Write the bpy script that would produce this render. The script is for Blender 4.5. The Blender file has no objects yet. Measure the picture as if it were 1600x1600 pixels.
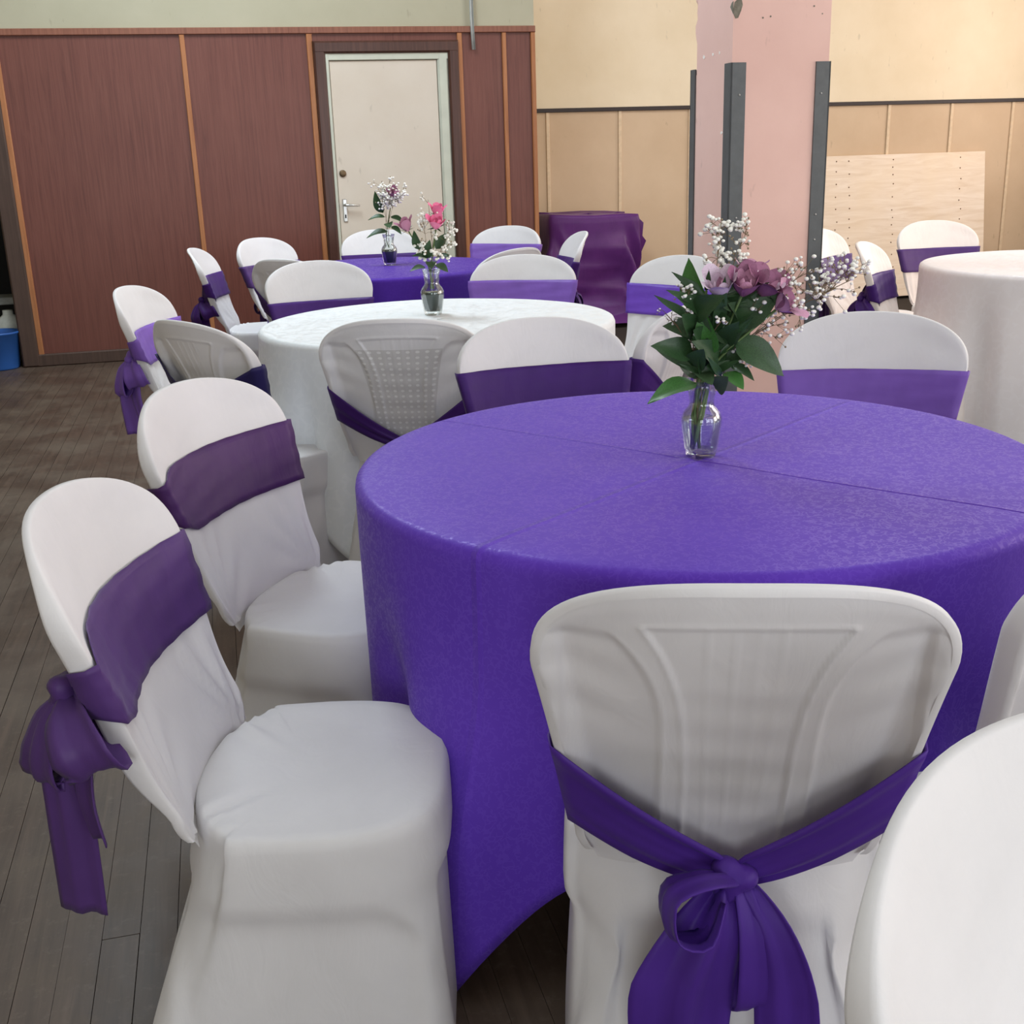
import bpy, math, random
import numpy as np
from mathutils import Vector, Matrix

# ---------------------------------------------------------------- camera, light, exposure
scene = bpy.context.scene
col = scene.collection
F_PX, PITCH, ROLL, CAM_H = 1797.2, 0.30184, -0.03132, 1.30
cam_data = bpy.data.cameras.new('camera')
cam = bpy.data.objects.new('camera', cam_data); col.objects.link(cam)
_F = Vector((0, math.cos(PITCH), -math.sin(PITCH))); _R0 = Vector((1, 0, 0)); _U0 = _R0.cross(_F)
_R = _R0 * math.cos(ROLL) + _U0 * math.sin(ROLL); _U = -_R0 * math.sin(ROLL) + _U0 * math.cos(ROLL)
cam.matrix_world = Matrix(((_R.x, _U.x, -_F.x, 0), (_R.y, _U.y, -_F.y, 0), (_R.z, _U.z, -_F.z, CAM_H), (0, 0, 0, 1)))
cam_data.sensor_width = 36; cam_data.lens = F_PX / 1600 * 36; cam_data.clip_start = 0.02
scene.camera = cam

TH = 0.23773                                   # the hall is turned this much against the camera
EV = Vector((math.cos(TH), math.sin(TH), 0)); NV = Vector((-math.sin(TH), math.cos(TH), 0))
def W(e, n, z=0.0): return EV * e + NV * n + Vector((0, 0, z))

world = bpy.data.worlds.new('sky'); scene.world = world; world.use_nodes = True
world.node_tree.nodes['Background'].inputs[0].default_value = (0.80, 0.90, 1.0, 1)
world.node_tree.nodes['Background'].inputs[1].default_value = 1.0

def area(name, loc, target, sx, sy, power, color):
    d = bpy.data.lights.new(name, 'AREA'); d.shape = 'RECTANGLE'; d.size = sx; d.size_y = sy
    d.energy = power; d.color = color
    o = bpy.data.objects.new(name, d); col.objects.link(o); o.location = loc
    o.rotation_euler = (Vector(target) - Vector(loc)).to_track_quat('-Z', 'Y').to_euler()
    return o
CEIL = 4.2
# daylight: roof lights in the ceiling, tall windows in the right and the rear wall
SKY_LIGHTS = [(-0.1, 6.1), (3.8, 5.6), (-0.1, 0.6), (3.8, 0.6)]
for i, (e, n) in enumerate(SKY_LIGHTS):
    q = W(e, n, CEIL - 0.06)
    a = area('roof_light', q, q - Vector((0, 0, 1)), (1.0, 1.2, 1.2, 1.2)[i], (1.9, 2.6, 2.6, 2.6)[i], (235, 100, 30, 55)[i], (0.80, 0.92, 1.0))
    a.rotation_euler = (0, 0, TH)
for n in (7.3, 3.2, -0.6):
    q = W(7.55, n, 2.1); area('window_light', q, q - EV, 2.2, 1.9, {7.3: 120, 3.2: 185, -0.6: 150}[n], (1.0, 0.88, 0.82))
for e in (-1.5, 2.5, 5.5):
    q = W(e, -3.85, 1.75); area('window_light', q, q + NV, 2.2, 2.3, 140, (0.92, 0.96, 1.0))
vs = scene.view_settings; vs.view_transform = 'Standard'; vs.look = 'None'; vs.gamma = 1.0; vs.use_curve_mapping = False
vs.exposure = -0.62
scene.cycles.use_denoising = True
scene.cycles.max_bounces = 8; scene.cycles.transparent_max_bounces = 12
scene.cycles.caustics_reflective = False; scene.cycles.caustics_refractive = False

# ---------------------------------------------------------------- helpers
def lin(c):
    c = c.lstrip('#'); v = [int(c[i:i+2], 16) / 255 for i in (0, 2, 4)]
    return tuple(x / 12.92 if x <= .04045 else ((x + .055) / 1.055) ** 2.4 for x in v) + (1,)
def mul(c, k): return tuple(min(1, x * k) for x in c[:3]) + (1,)

class NT:
    def __init__(s, name):
        s.m = bpy.data.materials.new(name); s.m.use_nodes = True; s.t = s.m.node_tree
        s.b = s.t.nodes['Principled BSDF']
    def n(s, kind, **kw):
        o = s.t.nodes.new(kind)
        for k, v in kw.items():
            if k in o.inputs.keys(): o.inputs[k].default_value = v
            else: setattr(o, k, v)
        return o
    def l(s, a, b): s.t.links.new(a, b)
    def coords(s, scale=(1, 1, 1), kind='Object'):
        tc = s.n('ShaderNodeTexCoord'); mp = s.n('ShaderNodeMapping'); mp.inputs['Scale'].default_value = scale
        s.l(tc.outputs[kind], mp.inputs['Vector']); return mp.outputs['Vector']
    def noise(s, vec, scale, detail=4, rough=.55, dist=0.0):
        o = s.n('ShaderNodeTexNoise'); o.inputs['Scale'].default_value = scale; o.inputs['Detail'].default_value = detail
        o.inputs['Roughness'].default_value = rough; o.inputs['Distortion'].default_value = dist
        s.l(vec, o.inputs['Vector']); return o.outputs['Fac']
    def ramp(s, fac, stops):
        o = s.n('ShaderNodeValToRGB'); e = o.color_ramp.elements
        while len(e) < len(stops): e.new(.5)
        for x, (p, c) in zip(e, stops): x.position = p; x.color = c
        s.l(fac, o.inputs['Fac']); return o.outputs['Color']
    def bump(s, h, strength=.3, dist=.002, prev=None):
        o = s.n('ShaderNodeBump'); o.inputs['Strength'].default_value = strength; o.inputs['Distance'].default_value = dist
        s.l(h, o.inputs['Height'])
        if prev is not None: s.l(prev, o.inputs['Normal'])
        return o.outputs['Normal']
    def math(s, op, a, b=None, c=None):
        o = s.n('ShaderNodeMath', operation=op)
        for i, x in enumerate((a, b, c)):
            if x is None: continue
            if isinstance(x, (int, float)): o.inputs[i].default_value = x
            else: s.l(x, o.inputs[i])
        return o.outputs[0]
    def mix(s, f, a, b):
        o = s.n('ShaderNodeMix', data_type='RGBA')
        for x, i in ((f, 0), (a, 6), (b, 7)):
            if isinstance(x, (tuple, float, int)): o.inputs[i].default_value = x
            else: s.l(x, o.inputs[i])
        return o.outputs[2]
    def set(s, color=None, rough=.6, spec=.3, normal=None, metal=0, sheen=0, coat=0):
        if color is not None:
            if isinstance(color, tuple): s.b.inputs['Base Color'].default_value = color
            else: s.l(color, s.b.inputs['Base Color'])
        if isinstance(rough, (int, float)): s.b.inputs['Roughness'].default_value = rough
        else: s.l(rough, s.b.inputs['Roughness'])
        s.b.inputs['Specular IOR Level'].default_value = spec; s.b.inputs['Metallic'].default_value = metal
        s.b.inputs['Sheen Weight'].default_value = sheen
        if normal is not None: s.l(normal, s.b.inputs['Normal'])
        return s.m

def m_plain(name, c, rough=.5, spec=.3, metal=0, scale=30, amt=.12, bump=0.0, stretch=(1, 1, 1)):
    t = NT(name); v = t.coords(stretch); c = lin(c)
    f = t.noise(v, scale, 5)
    colr = t.ramp(f, [(.3, mul(c, 1 - amt)), (.7, mul(c, 1 + amt))])
    return t.set(colr, rough, spec, t.bump(f, bump, .002) if bump else None, metal)

def m_wall(name, c, c2=None):
    t = NT(name); v = t.coords(); a = lin(c); b = lin(c2 or c)
    f = t.noise(v, 1.3, 6, .6); g = t.noise(v, 60, 3)
    colr = t.ramp(f, [(.3, mul(a, .95)), (.7, mul(b, 1.04))])
    spots = t.noise(t.coords((1, 1, .4)), 24, 2, .5)
    colr = t.mix(t.ramp(spots, [(.70, (0, 0, 0, 1)), (.76, (.35, .35, .35, 1))]), colr, mul(a, .6))
    return t.set(colr, .75, .2, t.bump(g, .12, .002))

def m_ply(name, base, dark, light, gloss=.33):
    # vertical grained veneer
    t = NT(name)
    oi = t.n('ShaderNodeObjectInfo')
    tc = t.n('ShaderNodeTexCoord'); add = t.n('ShaderNodeVectorMath', operation='ADD')
    t.l(tc.outputs['Object'], add.inputs[0]); t.l(oi.outputs['Random'], add.inputs[1])
    mp = t.n('ShaderNodeMapping'); mp.inputs['Scale'].default_value = (1, 1, .035); t.l(add.outputs[0], mp.inputs['Vector'])
    f = t.noise(mp.outputs[0], 60, 6, .7, .6); g = t.noise(mp.outputs[0], 14, 3, .5, 1.0)
    h = t.noise(t.coords((1, 1, 1)), 1.6, 3)
    c1 = t.ramp(f, [(.20, lin(dark)), (.50, lin(base)), (.85, lin(light))])
    c2 = t.mix(t.math('MULTIPLY', g, .30), c1, lin(dark))
    c3 = t.mix(t.ramp(h, [(.35, (0, 0, 0, 1)), (.75, (.30, .30, .30, 1))]), c2, lin(light))
    return t.set(c3, gloss, .35, t.bump(f, .08, .001))

def m_fabric(name, c, rough=.85, sheen=.1, weave=900, spec=.15, wr=.25, transl=0.0, fine=True):
    t = NT(name); v = t.coords(); c = lin(c)
    f = t.noise(v, 5, 5, .55, .4); w = t.noise(t.coords((1, 1, .45)), 16, 4, .5, 1.2)
    colr = t.ramp(f, [(.3, mul(c, .955)), (.7, mul(c, 1.03))])
    nb = t.bump(w, wr, .006)
    if fine: nb = t.bump(t.noise(v, weave, 1), .10, .0006, nb)
    t.set(colr, rough, spec, nb, 0, sheen)
    if transl:
        tr = t.n('ShaderNodeBsdfTranslucent'); t.l(colr, tr.inputs['Color']); t.l(nb, tr.inputs['Normal'])
        mx = t.n('ShaderNodeMixShader'); mx.inputs[0].default_value = transl
        out = t.t.nodes['Material Output']
        t.l(t.b.outputs[0], mx.inputs[1]); t.l(tr.outputs[0], mx.inputs[2]); t.l(mx.outputs[0], out.inputs['Surface'])
    return t.m

def m_satin(name, c, rough=.48, sheen=.06, wr=.35):
    t = NT(name); v = t.coords(); c = lin(c)
    w = t.noise(t.coords((1, 1, .3)), 14, 4, .5, .9); f = t.noise(v, 8, 3)
    colr = t.ramp(f, [(.3, mul(c, .88)), (.7, mul(c, 1.10))])
    nb = t.bump(w, wr, .006); nb = t.bump(t.noise(v, 1100, 1), .12, .0005, nb)
    return t.set(colr, rough, .20, nb, 0, sheen * .6)

def m_damask(name, c, c_shiny, scale=55, creases=None, rough=(.42, .60)):
    # woven sprig pattern, seen as satin and matt threads
    t = NT(name); v = t.coords(); a, b = lin(c), lin(c_shiny)
    nz = t.n('ShaderNodeTexNoise'); nz.inputs['Scale'].default_value = scale * .35; t.l(v, nz.inputs['Vector'])
    vm = t.n('ShaderNodeVectorMath', operation='SCALE'); vm.inputs['Scale'].default_value = .045; t.l(nz.outputs['Color'], vm.inputs[0])
    ad = t.n('ShaderNodeVectorMath', operation='ADD'); t.l(v, ad.inputs[0]); t.l(vm.outputs[0], ad.inputs[1])
    vo = t.n('ShaderNodeTexVoronoi', feature='DISTANCE_TO_EDGE'); vo.inputs['Scale'].default_value = scale; t.l(ad.outputs[0], vo.inputs['Vector'])
    br = t.noise(v, scale * .8, 2)
    pat = t.math('MULTIPLY', t.math('LESS_THAN', vo.outputs['Distance'], .11), t.math('GREATER_THAN', br, .46))
    big = t.noise(v, 3, 4, .5, .5)
    colr = t.mix(t.math('MULTIPLY', pat, .22), a, b)
    colr = t.mix(t.ramp(big, [(.35, (0, 0, 0, 1)), (.7, (.22, .22, .22, 1))]), colr, b)
    rg = t.math('ADD', t.math('MULTIPLY', pat, rough[0] - rough[1]), rough[1])
    nb = t.bump(t.noise(t.coords((1, 1, .4)), 7, 4, .5, 1.0), .22, .010)
    nb = t.bump(pat, .12, .0004, nb)
    if creases:
        for (cx, cy, ang, wdt, hgt) in creases:     # ironed fold lines through the middle of the cloth
            tc = t.n('ShaderNodeTexCoord'); sp = t.n('ShaderNodeSeparateXYZ'); t.l(tc.outputs['Object'], sp.inputs[0])
            nx, ny = -math.sin(ang), math.cos(ang)
            d = t.math('ADD', t.math('MULTIPLY', sp.outputs[0], nx), t.math('MULTIPLY', sp.outputs[1], ny))
            d = t.math('ABSOLUTE', t.math('SUBTRACT', d, cx * nx + cy * ny))
            hgtv = t.math('MAXIMUM', t.math('SUBTRACT', 1.0, t.math('DIVIDE', d, wdt)), 0.0)
            nb = t.bump(hgtv, 1.0, hgt, nb)
    t.b.inputs['Specular Tint'].default_value = mul(lin(c_shiny), 2.2)
    return t.set(colr, rg, .42, nb, 0, .03)

def m_glass(name, c=(1, 1, 1, 1), body=0.0, bodycol=(0, 0, 0, 1)):
    # thin clear glass: see-through with fresnel gloss, optionally tinted
    t = NT(name); out = t.t.nodes['Material Output']
    tr = t.n('ShaderNodeBsdfTransparent'); tr.inputs['Color'].default_value = c
    gl = t.n('ShaderNodeBsdfGlossy'); gl.inputs['Roughness'].default_value = .03
    lw = t.n('ShaderNodeLayerWeight'); lw.inputs['Blend'].default_value = .35
    mx = t.n('ShaderNodeMixShader'); t.l(t.math('ADD', t.math('MULTIPLY', lw.outputs['Fresnel'], .5), .02), mx.inputs[0])
    t.l(tr.outputs[0], mx.inputs[1]); t.l(gl.outputs[0], mx.inputs[2])
    last = mx
    if body:
        t.set(bodycol, .15, .5); m2 = t.n('ShaderNodeMixShader'); m2.inputs[0].default_value = body
        t.l(mx.outputs[0], m2.inputs[1]); t.l(t.b.outputs[0], m2.inputs[2]); last = m2
    t.l(last.outputs[0], out.inputs['Surface'])
    return t.m

def mk(name, verts, faces, mat, parent=None, smooth=True, mesh_only=False):
    me = bpy.data.meshes.new(name); me.from_pydata([tuple(map(float, v)) for v in verts], [], [tuple(map(int, f)) for f in faces])
    me.update()
    if smooth: me.polygons.foreach_set('use_smooth', [True] * len(me.polygons))
    if mat: me.materials.append(mat)
    return me if mesh_only else ob(name, me, parent)
def ob(name, me, parent=None, mat=None):
    o = bpy.data.objects.new(name, me); col.objects.link(o)
    if parent is not None: o.parent = parent
    if mat is not None:
        o.material_slots[0].link = 'OBJECT'; o.material_slots[0].material = mat
    return o
def tag(o, label=None, cat=None, group=None, kind=None):
    if label: o['label'] = label
    if cat: o['category'] = cat
    if group: o['group'] = group
    if kind: o['kind'] = kind
    return o
def empty(name, loc=(0, 0, 0), rz=0.0):
    o = bpy.data.objects.new(name, None); col.objects.link(o); o.location = loc; o.rotation_euler = (0, 0, rz)
    o.empty_display_size = .1
    return o

class MB:
    def __init__(s): s.v = []; s.f = []
    def add(s, v, f):
        k = len(s.v); s.v += [tuple(x) for x in v]; s.f += [tuple(i + k for i in q) for q in f]; return s
    def box(s, x0, x1, y0, y1, z0, z1, b=0.0):
        if b <= 0:
            v = [(x, y, z) for z in (z0, z1) for y in (y0, y1) for x in (x0, x1)]
            return s.add(v, [(0, 2, 3, 1), (4, 5, 7, 6), (0, 1, 5, 4), (2, 6, 7, 3), (0, 4, 6, 2), (1, 3, 7, 5)])
        # chamfered in x/z profile on the y0 (front) side
        v = [(x0, y1, z0), (x1, y1, z0), (x1, y1, z1), (x0, y1, z1),
             (x0, y0 + b, z0), (x1, y0 + b, z0), (x1, y0 + b, z1), (x0, y0 + b, z1),
             (x0 + b, y0, z0 + b), (x1 - b, y0, z0 + b), (x1 - b, y0, z1 - b), (x0 + b, y0, z1 - b)]
        f = [(3, 2, 1, 0), (8, 9, 10, 11)]
        for i in range(4):
            j = (i + 1) % 4; f += [(i, j, 4 + j, 4 + i), (4 + i, 4 + j, 8 + j, 8 + i)]
        return s.add(v, f)
    def tube(s, pts, rad, seg=6, cap=True):
        pts = [Vector(p) for p in pts]; n = len(pts); rad = [rad] * n if isinstance(rad, (int, float)) else rad
        up = Vector((.3, .2, 1)).normalized(); rings = []
        for i, p in enumerate(pts):
            d = (pts[min(i + 1, n - 1)] - pts[max(i - 1, 0)]).normalized()
            a = d.cross(up)
            if a.length < .05: a = d.cross(Vector((1, 0, 0)))
            a.normalize(); b = d.cross(a)
            rings.append([p + (a * math.cos(t) + b * math.sin(t)) * rad[i] for t in [2 * math.pi * k / seg for k in range(seg)]])
        v = [x for r in rings for x in r]; f = []
        for i in range(n - 1):
            for k in range(seg):
                f.append((i * seg + k, i * seg + (k + 1) % seg, (i + 1) * seg + (k + 1) % seg, (i + 1) * seg + k))
        if cap: f += [tuple(range(seg))[::-1], tuple((n - 1) * seg + k for k in range(seg))]
        return s.add(v, f)
    def lathe(s, prof, seg=24, c=(0, 0, 0)):
        v = []; f = []
        for r, z in prof:
            v += [(c[0] + r * math.cos(2 * math.pi * k / seg), c[1] + r * math.sin(2 * math.pi * k / seg), c[2] + z) for k in range(seg)]
        for i in range(len(prof) - 1):
            for k in range(seg): f.append((i * seg + k, i * seg + (k + 1) % seg, (i + 1) * seg + (k + 1) % seg, (i + 1) * seg + k))
        return s.add(v, f)
    def ball(s, c, r, seg=8, rings=5, sq=(1, 1, 1)):
        v = []; f = []
        for i in range(rings + 1):
            t = math.pi * i / rings
            for k in range(seg):
                a = 2 * math.pi * k / seg
                v.append((c[0] + r * sq[0] * math.sin(t) * math.cos(a), c[1] + r * sq[1] * math.sin(t) * math.sin(a), c[2] + r * sq[2] * math.cos(t)))
        for i in range(rings):
            for k in range(seg): f.append((i * seg + k, (i + 1) * seg + k, (i + 1) * seg + (k + 1) % seg, i * seg + (k + 1) % seg))
        return s.add(v, f)
    def build(s, name, mat, parent=None, smooth=False): return mk(name, s.v, s.f, mat, parent, smooth)
def grid_faces(nu, nv, wrap=False):
    f = []
    for j in range(nv - 1):
        for i in range(nu - (0 if wrap else 1)):
            f.append((j * nu + i, j * nu + (i + 1) % nu, (j + 1) * nu + (i + 1) % nu, (j + 1) * nu + i))
    return f
def sm(a, b, x):
    t = min(1, max(0, (x - a) / (b - a))); return t * t * (3 - 2 * t)

# ---------------------------------------------------------------- materials
M = {}
M['plank'] = None
def m_plank():
    t = NT('worn_floor_board'); oi = t.n('ShaderNodeObjectInfo')
    tc = t.n('ShaderNodeTexCoord'); add = t.n('ShaderNodeVectorMath', operation='ADD')
    geo = t.n('ShaderNodeNewGeometry')
    t.l(geo.outputs['Position'], add.inputs[0]); t.l(oi.outputs['Random'], add.inputs[1])
    rot = t.n('ShaderNodeMapping'); rot.inputs['Rotation'].default_value = (0, 0, -TH); t.l(add.outputs[0], rot.inputs['Vector'])
    mp = t.n('ShaderNodeMapping'); mp.inputs['Scale'].default_value = (1, .06, 1); t.l(rot.outputs[0], mp.inputs['Vector'])
    f = t.noise(mp.outputs[0], 45, 6, .65, .5)
    w = t.noise(geo.outputs['Position'], 3.2, 7, .62, .4); fine = t.noise(geo.outputs['Position'], 38, 5, .7)
    c = t.ramp(f, [(.3, lin('#43352c')), (.6, lin('#57463b')), (.8, lin('#675347'))])
    c = t.mix(t.ramp(w, [(.42, (0, 0, 0, 1)), (.70, (.60, .60, .60, 1))]), c, lin('#6d6052'))
    c = t.mix(t.ramp(fine, [(.55, (0, 0, 0, 1)), (.75, (.40, .40, .40, 1))]), c, lin('#7b6c5e'))
    tint = t.math('MULTIPLY', oi.outputs['Random'], .22)
    c = t.mix(tint, c, lin('#3f3028'))
    return t.set(c, t.ramp(w, [(.3, (.38,) * 3 + (1,)), (.7, (.62,) * 3 + (1,))]), .35, t.bump(f, .15, .001))
M['plank'] = m_plank()
M['gap'] = m_plain('dark_subfloor', '#2c231d', .9)
M['mahogany'] = m_ply('mahogany_veneer', '#6c3d33', '#502a23', '#7a4d41', .38)
M['batten'] = m_ply('varnished_pine_batten', '#a56a42', '#7c4726', '#bd8458', .4)
M['trim'] = m_ply('brown_trim', '#83513f', '#5d3426', '#9a6a52', .4)
M['darkwood'] = m_ply('dark_stained_wood', '#4b2f27', '#332019', '#644338', .32)
M['skirting'] = m_ply('brown_skirting', '#4a372f', '#33261f', '#5d483d', .5)
M['cream'] = m_wall('pale_cream_paint', '#aaa48c', '#aea892')
M['yellow'] = m_wall('warm_yellow_paint', '#e4cfae', '#e7d5b9')
M['board_tan'] = m_wall('tan_painted_board', '#c8aa8a', '#cfb496')
M['tan_batten'] = m_plain('tan_batten', '#d8bd9c', .6, amt=.08)
M['rail'] = m_plain('black_rail', '#352b29', .5)
M['pink'] = m_wall('pink_paint', '#e2b9ae', '#e5c0b5')
M['iron'] = m_plain('grey_painted_steel', '#55585a', .42, .4, 0, 25, .10)
M['bolt'] = m_plain('bolt_head', '#9a9a98', .35, .5, .6)
M['chip'] = m_plain('bare_cement', '#7d786c', .9, .1, 0, 60, .25, .4)
M['whitechip'] = m_plain('white_undercoat', '#eee6e0', .8)
M['door'] = m_wall('grey_cream_door_paint', '#cdbfae', '#cfc4b6')
M['jamb'] = m_plain('pale_green_jamb', '#bfc0b0', .6, amt=.06, scale=8)
M['chrome'] = m_plain('worn_chrome', '#c9c9c6', .28, .5, .9)
M['brass'] = m_plain('dark_brass', '#6d5a42', .4, .5, .7)
M['black'] = m_plain('unlit_recess_black', '#1b1a1a', .8)
M['ceiling'] = m_plain('white_ceiling', '#e6e2d8', .9, amt=.04, scale=2)
M['rawply'] = None
def m_rawply():
    t = NT('raw_plywood'); f = t.noise(t.coords((.12, 1, 1)), 22, 5, .6, 1.0); g = t.noise(t.coords(), 2.2, 4)
    c = t.ramp(f, [(.3, lin('#ddc3a8')), (.7, lin('#efdcc8'))])
    c = t.mix(t.ramp(g, [(.4, (0, 0, 0, 1)), (.7, (.5, .5, .5, 1))]), c, lin('#e9cfae'))
    return t.set(c, .6, .25, t.bump(f, .08, .001))
M['rawply'] = m_rawply()
M['nail'] = m_plain('rusty_nail', '#6b4326', .7, .2)
M['pvc'] = m_plain('grey_conduit', '#a6a8a4', .5)
M['bucket'] = m_plain('blue_plastic', '#2f5fa8', .35, .4, 0, 6, .08)
M['canister'] = m_plain('white_plastic', '#d8dcd6', .4)
M['lycra'] = m_fabric('white_stretch_cover', '#eae7e7', .62, .03, 1000, .18, .30, .24)
def m_ribbed():
    # sheer stretch fabric over a moulded, perforated back: the grey shell shows through, light in its holes is painted as pale dots
    t = NT('sheer_white_cover_over_perforated_shell')
    tc = t.n('ShaderNodeTexCoord'); sp = t.n('ShaderNodeSeparateXYZ'); t.l(tc.outputs['Object'], sp.inputs[0])
    x, z = sp.outputs[0], sp.outputs[2]
    fan = t.math('DIVIDE', x, t.math('ADD', .080, t.math('MULTIPLY', t.math('POWER', t.math('MAXIMUM', t.math('SUBTRACT', z, .40), 0.0), 2.0), .34)))
    ins = t.math('MULTIPLY', t.math('LESS_THAN', t.math('ABSOLUTE', fan), 1.0), t.math('LESS_THAN', z, .775))
    fr = t.math('FRACT', t.math('MULTIPLY', t.math('ADD', fan, 1.0), 4.5)); fz = t.math('FRACT', t.math('MULTIPLY', z, 58))
    d = t.math('ADD', t.math('POWER', t.math('SUBTRACT', fr, .5), 2.0), t.math('POWER', t.math('SUBTRACT', fz, .5), 2.0))
    dot = t.math('LESS_THAN', d, .05)
    f = t.noise(t.coords(), 5, 5)
    base = t.ramp(f, [(.3, lin('#e0dede')), (.7, lin('#e9e7e7'))])
    c = t.mix(t.math('MULTIPLY', ins, .5), base, lin('#bdbab6'))
    c = t.mix(t.math('MULTIPLY', t.math('MULTIPLY', ins, dot), .8), c, lin('#efeeec'))
    nb = t.bump(t.noise(t.coords((1, 1, .45)), 16, 4, .5, 1.2), .3, .006)
    return t.set(c, .65, .15, nb)
M['ribbed'] = m_ribbed()
M['satin_white'] = m_fabric('ivory_satin_cover', '#e8dcd4', .45, .2, 1000, .35, .6)
SASH = {'violet': m_satin('muted_violet_satin', '#4e326a'), 'plum': m_satin('plum_satin', '#47265a'),
        'deep': m_satin('deep_purple_satin', '#4d2a8c'), 'dark': m_satin('dark_purple_satin', '#3f1d66'),
        'lav': m_satin('lavender_satin', '#7553a6', .5), 'navy': m_satin('navy_satin', '#2b2455'),
        'bright': m_satin('bright_violet_satin', '#6641ab', .45)}
T1C = (0.345, 2.072)
M['purple_cloth'] = m_damask('purple_damask', '#5a37ae', '#7451c6', 95, [(0, -.035, math.radians(-39.9), .006, .0040), (0, -.035, math.radians(48.5), .010, .0022)])
M['purple_cloth_b'] = m_damask('purple_damask_plain', '#4a2b90', '#5837a0', 62)
M['white_cloth'] = m_damask('white_damask', '#e3e6e8', '#f2f4f5', 26, None, (.35, .6))
M['ivory_cloth'] = m_damask('ivory_damask', '#e9e0de', '#f4eeee', 22, None, (.35, .6))
M['drape'] = m_satin('aubergine_satin', '#552563', .36, .08, .35)
M['tabletop'] = m_ply('table_timber', '#8a6a4a', '#6a4d33', '#a08060', .5)
M['steel_leg'] = m_plain('dark_steel_leg', '#2c2c2e', .4, .4, .5)
M['glass'] = m_glass('clear_glass', (.97, .99, .98, 1))
M['water'] = m_glass('clear_water', (.95, .98, .97, 1))
M['green_water'] = m_glass('dark_green_water', (.35, .5, .45, 1), 1.0, lin('#12261f'))
M['stem'] = m_plain('green_stem', '#5a7040', .5, .3, 0, 60, .25)
M['twig'] = m_plain('brown_green_twig', '#75634a', .7)
M['leaf'] = m_plain('dark_green_leaf', '#2f4a2b', .42, .4, 0, 40, .3, .1)
M['leaf_b'] = m_plain('bright_green_leaf', '#3f6e33', .42, .4, 0, 40, .25, .1)
M['leaf_c'] = m_plain('dull_green_leaf', '#40563a', .5, .3, 0, 40, .25, .1)
M['rose_mauve'] = m_plain('mauve_petal', '#cd98b2', .5, .3, 0, 30, .22)
M['rose_lilac'] = m_plain('pale_lilac_petal', '#d6bfd0', .5, .3, 0, 30, .18)
M['rose_dark'] = m_plain('dark_wine_petal', '#935c7a', .5, .3, 0, 30, .22)
M['rose_pink'] = m_plain('pink_petal', '#ea7fa6', .5, .3, 0, 30, .15)
M['rose_dusty'] = m_plain('dusty_pink_petal', '#b57a94', .5, .3, 0, 30, .15)
M['floret'] = m_plain('white_floret', '#f2efe6', .7, .2, 0, 200, .06)
M['bud'] = m_plain('dried_bud', '#8a7a62', .8)

# ---------------------------------------------------------------- the hall
hall = lambda o: (setattr(o, 'rotation_euler', (0, 0, TH)), o)[1]      # objects modelled in e/n/z
def hbox(name, e0, e1, n0, n1, z0, z1, mat, parent=None, b=0.0):
    o = MB().box(e0, e1, n0, n1, z0, z1, b).build(name, mat, parent)
    if parent is None: hall(o)
    return o
E0, E1, N0, N1 = -3.9, 7.7, -4.0, 9.30
NW = 8.45                                                   # the panelled partition stands in front of the end wall
fl = hall(MB().box(E0 - .2, E1 + .2, N0 - .2, N1 + .4, -.12, -.022).build('floor', M['gap'])); tag(fl, 'dark brown worn strip timber floor', None, None, 'structure')
PWID = .0645
plank_me = MB().box(-.5, .5, -.5, .5, -1, 0).build('plank_proto', M['plank'])
pm = plank_me.data; bpy.data.objects.remove(plank_me)
random.seed(4)
rest = MB(); count = 0
rows = int((E1 - E0) / PWID) + 1
base_e = -.4495 - PWID * 200
for r in range(rows + 60):
    e_lo = base_e + PWID * r
    if e_lo + PWID < E0 or e_lo > E1: continue
    cuts = [N0]; c = N0 + random.uniform(.5, 3.2)
    while c < N1 + .3 - .8: cuts.append(c); c += random.uniform(3.0, 4.4)
    cuts.append(N1 + .35)
    for a, b in zip(cuts[:-1], cuts[1:]):
        g = random.uniform(.0006, .0016); dz = random.uniform(-.0012, 0)
        if -2.2 < e_lo < .75 and b > .8 and count < 298:
            o = ob('plank', pm, fl); o.location = (e_lo + PWID / 2, (a + b) / 2, dz); o.scale = (PWID - g, b - a - .002, .02); count += 1
        else: rest.box(e_lo + g / 2, e_lo + PWID - g / 2, a + .001, b - .001, -.02, dz)
o = rest.build('floor_boards', M['plank'], fl); tag(o, kind='stuff')

# panelled partition wall
wb = hbox('wall_back', -1.30, 2.316, NW, N1, 0, CEIL, M['cream']); tag(wb, 'cream partition wall clad with mahogany veneer panels up to door height', None, None, 'structure')
# a recess is cut by building the wall around the doorway: the leaf stands in a shallow frame on its face
def wpart(name, e0, e1, z0, z1, th, mat, b=0.0, parent=None, n=NW):
    return MB().box(e0, e1, n - th, n + .004, z0, z1, b).build(name, mat, parent or wb)
for (a, b, z0, z1) in ((-1.235, -.10, .07, 2.118), (-.085, .735, .07, 2.118), (.748, 1.775, 2.05, 2.118), (1.765, 2.095, .07, 2.118), (2.085, 2.30, .07, 2.118)):
    wpart('veneer_panel', a, b, z0, z1, .012, M['mahogany'])
for x, w_ in ((-1.247, .036), (-.092, .032), (.737, .038), (1.772, .034), (2.09, .030), (2.300, .032)):
    wpart('batten', x - w_ / 2, x + w_ / 2, .07 if x < 0.7 else .0, 2.112, .030, M['batten'], .004)
wpart('top_rail', -1.30, 2.318, 2.112, 2.154, .034, M['trim'], .004)
bb = MB().box(-1.37, .74, NW - .045, NW + .01, 0, .082, .006).build('baseboard_back', M['skirting']); hall(bb); tag(bb, 'dark brown skirting board under the veneer panels', None, None, 'structure')
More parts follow.
